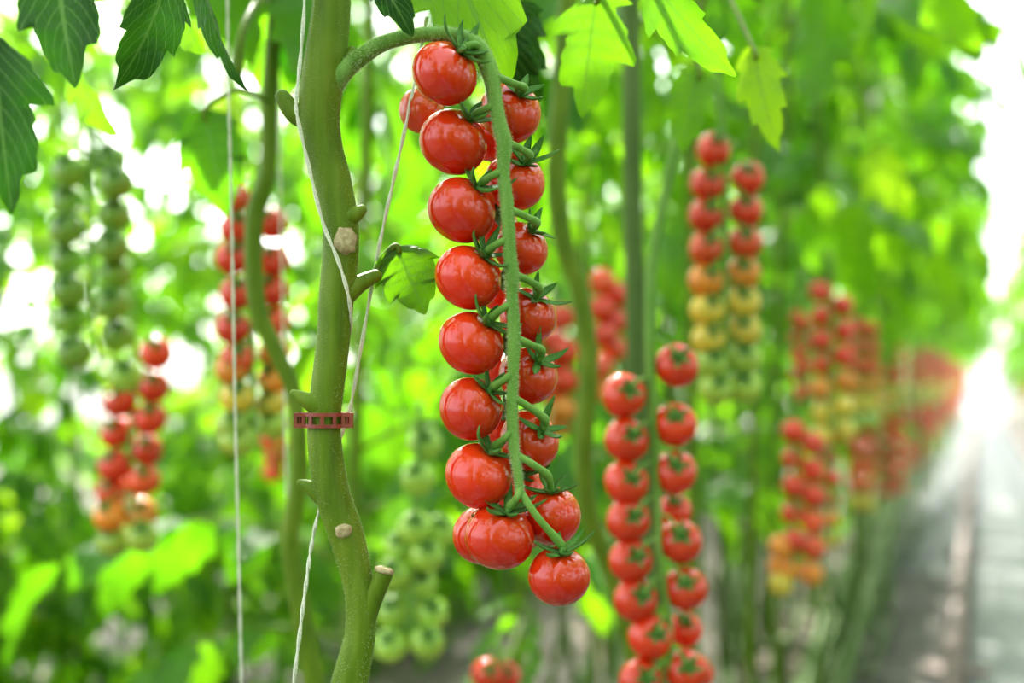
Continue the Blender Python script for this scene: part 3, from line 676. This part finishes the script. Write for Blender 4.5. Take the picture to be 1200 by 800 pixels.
# right, farther along the row
gr = ['red', 'red', 'red', 'scarlet', 'orange', 'yellow', 'yellow', 'lime']
def col_truss(label, d, cols, seed, r, rad=(3.5, 2.5)):
    toms = []
    for x, y0, y1, keys in cols:
        n = max(3, int((y1-y0)/(r*1.72)))
        for i in range(n):
            toms.append((x+random.Random(seed*50+i).uniform(-1.5, 1.5), y0+(y1-y0)*i/(n-1), r, keys[min(len(keys)-1, int(i/n*len(keys)))], (1, -r*.4), .01*(i % 2)))
    xm = sum(c[0] for c in cols)/len(cols); ya = min(c[1] for c in cols); yb = max(c[2] for c in cols)
    px_truss(label, d, [(xm-6, ya-50), (xm, ya-20), (xm, ya), (xm, (ya+yb)/2), (xm, yb)], toms, rad, False, False, None, seed)
col_truss('tall truss shading from red to lime, beside a thin red column of fruit', 1.7, [(962, 342, 512, gr), (988, 358, 505, gr)], 15, 13.5)
col_truss('slim red column of fruit left of the tall red to lime truss', 2.0, [(934, 372, 462, ['red', 'red', 'scarlet']), (941, 380, 455, ['red'])], 16, 9)
col_truss('low red truss with orange tip beside the aisle', 1.45, [(929, 505, 665, ['red', 'red', 'red', 'red', 'red', 'orange']), (952, 520, 672, ['red', 'red', 'red', 'scarlet', 'scarlet', 'orange']), (914, 640, 684, ['orange', 'yellow'])], 17, 14.5)
col_truss('slim low red truss ending orange, right of the low red truss', 1.75, [(974, 512, 632, ['red', 'red', 'scarlet', 'orange', 'yellow'])], 18, 10)

g2 = ['red', 'scarlet', 'scarlet', 'orange', 'yellow', 'lime', 'lime']; g3 = ['red', 'red', 'red', 'scarlet', 'scarlet', 'orange', 'yellow', 'lime']
col_truss('orange red truss with lime tip, just past the tall red to lime truss', 2.6, [(1004, 382, 498, g2), (1021, 386, 494, g2)], 25, 10, (2.5, 2))
col_truss('lower red truss with yellow green tip, under the orange red truss with lime tip', 2.75, [(1003, 502, 588, g3), (1018, 506, 590, g3)], 26, 9.6, (2.5, 2))
col_truss('blurred orange red upper truss, second past the tall red to lime truss', 3.4, [(1040, 404, 478, g2), (1054, 408, 476, g2)], 27, 7.6, (2, 1.5))
col_truss('blurred deep red lower truss, second from the low one with orange tip', 3.5, [(1040, 474, 576, ['red']), (1054, 470, 570, ['red', 'red', 'scarlet'])], 28, 7.6, (2, 1.5))
col_truss('small blurred upper truss, third past the tall red to lime truss', 4.5, [(1068, 418, 470, g2), (1079, 420, 468, g2)], 29, 5, (1.5, 1.2))
col_truss('small blurred red lower truss, third from the low one with orange tip', 4.6, [(1067, 472, 546, ['red', 'scarlet']), (1079, 468, 540, ['red'])], 30, 5, (1.5, 1.2))
# ================================================================== ROWS
ORD = ['first', 'second', 'third', 'fourth', 'fifth']; seq = []
fr_g = 'vines of the fruiting row beside the aisle'; fr_l = 'tomato vine with leafy top in the fruiting row beside the aisle, farther back'
for i in range(40):
    y = 1.85+i*.36 if i < 14 else 6.9+(i-14)*1.0
    if y > 28: break
    x = -.30+random.uniform(-.03, .03)
    auto_vine('leafy vine of the fruiting row, %s past the one behind the red to lime truss' % ORD[i] if i < 4 else fr_l, x, y, None if i < 4 else fr_g, 500+i, nl=16 if i < 14 else 18, zmin=.96 if i < 2 else 1.06, zmax=2.35, meshes=LEAF if i < 6 else LEAFF, sc=(.85, 1.2) if i < 14 else (1.0, 1.5), nz=7)
    if (i >= 10 and i % 2 == 0) if i < 14 else i >= 14:
        far = y > 7; seq.append(y); q = len(seq)-1
        lu = 'upper red to lime truss, %s past the tall red to lime one along the aisle' % ORD[q] if q < 0 else 'upper red to lime truss among many far along the aisle'
        ll = 'lower red truss near the ground, %s past the low one with orange tip' % ORD[q] if q < 0 else 'lower red truss among many far along the aisle'
        world_truss(lu, V((-.205+random.uniform(-.015, .015), y-.05, .86+random.uniform(-.01, .02))), .22, 16 if not far else 10, .0142 if not far else .019, gr, 'upper trusses far along the aisle', 600+i, spread=1.25)
        world_truss(ll, V((-.205+random.uniform(-.015, .02), y+.08, .635+random.uniform(-.03, .01))), .17, 12 if not far else 8, .0142 if not far else .019, ['red', 'red', 'red', 'scarlet', 'orange', 'lime'], 'lower trusses far along the aisle', 700+i, spread=1.25)
tw_g = 'vines of the twin row behind'; tw_l = 'leafy tomato vine of the twin row behind the front row of trusses'
for i in range(34):
    y = (.40, .60)[i] if i < 2 else .58+i*.34 if i < 16 else 6.4+(i-16)*.9
    if y > 22: break
    auto_vine(tw_l, -.60+random.uniform(-.04, .04), y, tw_g, 800+i, nl=12 if i < 2 else 26, zmin=.98 if i < 2 else .42, zmax=2.3, meshes=LEAF if i < 8 else LEAFF, az=[1.57, 2.6, .6, 3.6, -1.0] if i < 4 else None, nz=7)
rg = 'vines of the row right of the aisle'; rl = 'leafy tomato vine of the row along the right side of the aisle'
for i in range(44):  # near vines are out of view, added and thickened to block sky fill
    y = -4.6+i*.45 if i < 30 else 9.5+(i-30)*1.1
    auto_vine(rl, .66+random.uniform(-.04, .04), y, rg, 900+i, nl=25 if i < 30 else 20, zmin=.10 if i < 24 else .70, zmax=2.4, meshes=LEAFF, sc=(1.0, 1.4), nz=6, tube_n=5, low=False)
    if i >= 27: world_truss('red truss on the far row right of the aisle', V((.55, y, .80)), .30, 10, .019, ['red', 'red', 'scarlet'], 'trusses on the row right of the aisle', 950+i)
for i in range(22):  # unseen line of vines, added to thin sky gaps in the tomato reflections
    auto_vine('unseen leafy tomato vine added beyond the right row to block sky', 1.0+rt.uniform(-.06, .06), -4.2+i*.5, 'unseen vines added right of the aisle to block sky', 1300+i, nl=22, zmin=.15, meshes=LEAFF, sc=(1.0, 1.4), nz=6, tube_n=5, low=False)
bgp = 'vines of the bright row across the next aisle'; bl = 'sunlit leafy tomato vine across the next aisle on the left'
rb = random.Random(77)
for i in range(26):
    y = .9+i*.30
    bt, bp = auto_vine(bl, -1.62+rb.uniform(-.10, .10), y, bgp, 1000+i, nl=68, zmin=.05, zmax=2.2, sc=(.45, .8), meshes=LEAF+LEAFY*2 if i < 14 else LEAFF, low=False, nz=7)
    leaves(bt, bp, 34, .03, .62, rb, LEAF if i < 12 else LEAFF, None, (.6, 1.0))
    if i < 9: leaves(bt, bp, 14, .85, 1.7, rb, LEAF, None, (.5, .85))
for i in range(12):  # unseen vines behind the camera, added to block sky light from there
    auto_vine('unseen leafy tomato vine of the left rows, added to block the sky behind', -.52+rb.uniform(-.06, .04), -.62-i*.36, 'unseen vines added to the left rows to block sky', 1200+i, nl=26, zmin=.35, zmax=2.3, nz=6)
#LOW
rs = random.Random(31)
for i in range(76):
    y = 1.3+i*.11; x = rs.uniform(-.37, -.26)
    if i >= 46: y = 1.75+(i-46)*.09; x = rs.uniform(-.66, -.50); a = rs.uniform(-.15, .25)
    t = root('bare_stem', (x, y, 0), 'leafless grey green vine stem rising from the ground beside the aisle' if i < 46 else 'leafless dark vine stem rising behind the front row of trusses', 'plant stem', 'bare stems under the fruiting row' if i < 46 else 'bare stems under the twin row')
    mb = MB(); mb.tube([V(p) for p in spline([(x, y, .0), (x+rs.uniform(-.02, .02), y+a*.3, .2), (x+rs.uniform(-.03, .03), y+a*.7, .42), (x-.03, y+a, .72+rs.uniform(0, .2))], 4)], rs.uniform(.0055, .008), 8); put('stem', mb, SMB, t)
    mb = MB(); z = rs.uniform(.15, .5); mb.tube([(x, y+a*.5, z-.012), (x, y+a*.5, z-.006), (x, y+a*.5, z), (x, y+a*.5, z+.01)], [.006, .0105, .0105, .006], 8); put('stem_node', mb, SMB, t)
bg3 = 'vines of the third row to the left'; b3 = 'tomato vine of the third row to the left, glimpsed through the leaves'
for i in range(17):
    y = 1.6+i*.48
    auto_vine(b3, -2.75+rb.uniform(-.12, .12), y, bg3, 1100+i, nl=26, zmin=.03, zmax=2.3, meshes=LEAFF, low=False, nz=6, tube_n=5, sc=(1, 1.4))
mb = MB(); rl_ = random.Random(9)
for _ in range(700):
    x = rl_.uniform(-1.1, -.34); y = rl_.uniform(.9, 6); a = rl_.uniform(0, 6.28); l = rl_.uniform(.012, .035); wd = l*rl_.uniform(.25, .5); d = V((math.cos(a), math.sin(a), 0)); n_ = V((-d.y, d.x, 0)); c = V((x, y, .004))
    mb.add([c-d*l, c-n_*wd+V((0, 0, l*.35)), c+d*l, c+n_*wd+V((0, 0, l*.25)), c+V((0, 0, .003))], [(0, 1, 4), (1, 2, 4), (2, 3, 4), (3, 0, 4)])
tag(put('leaf_litter', mb, LITTER, None, False), 'dry brown leaf litter scattered on the ground under the vines', 'leaf litter', kind='stuff')
print('objects', len(bpy.data.objects))
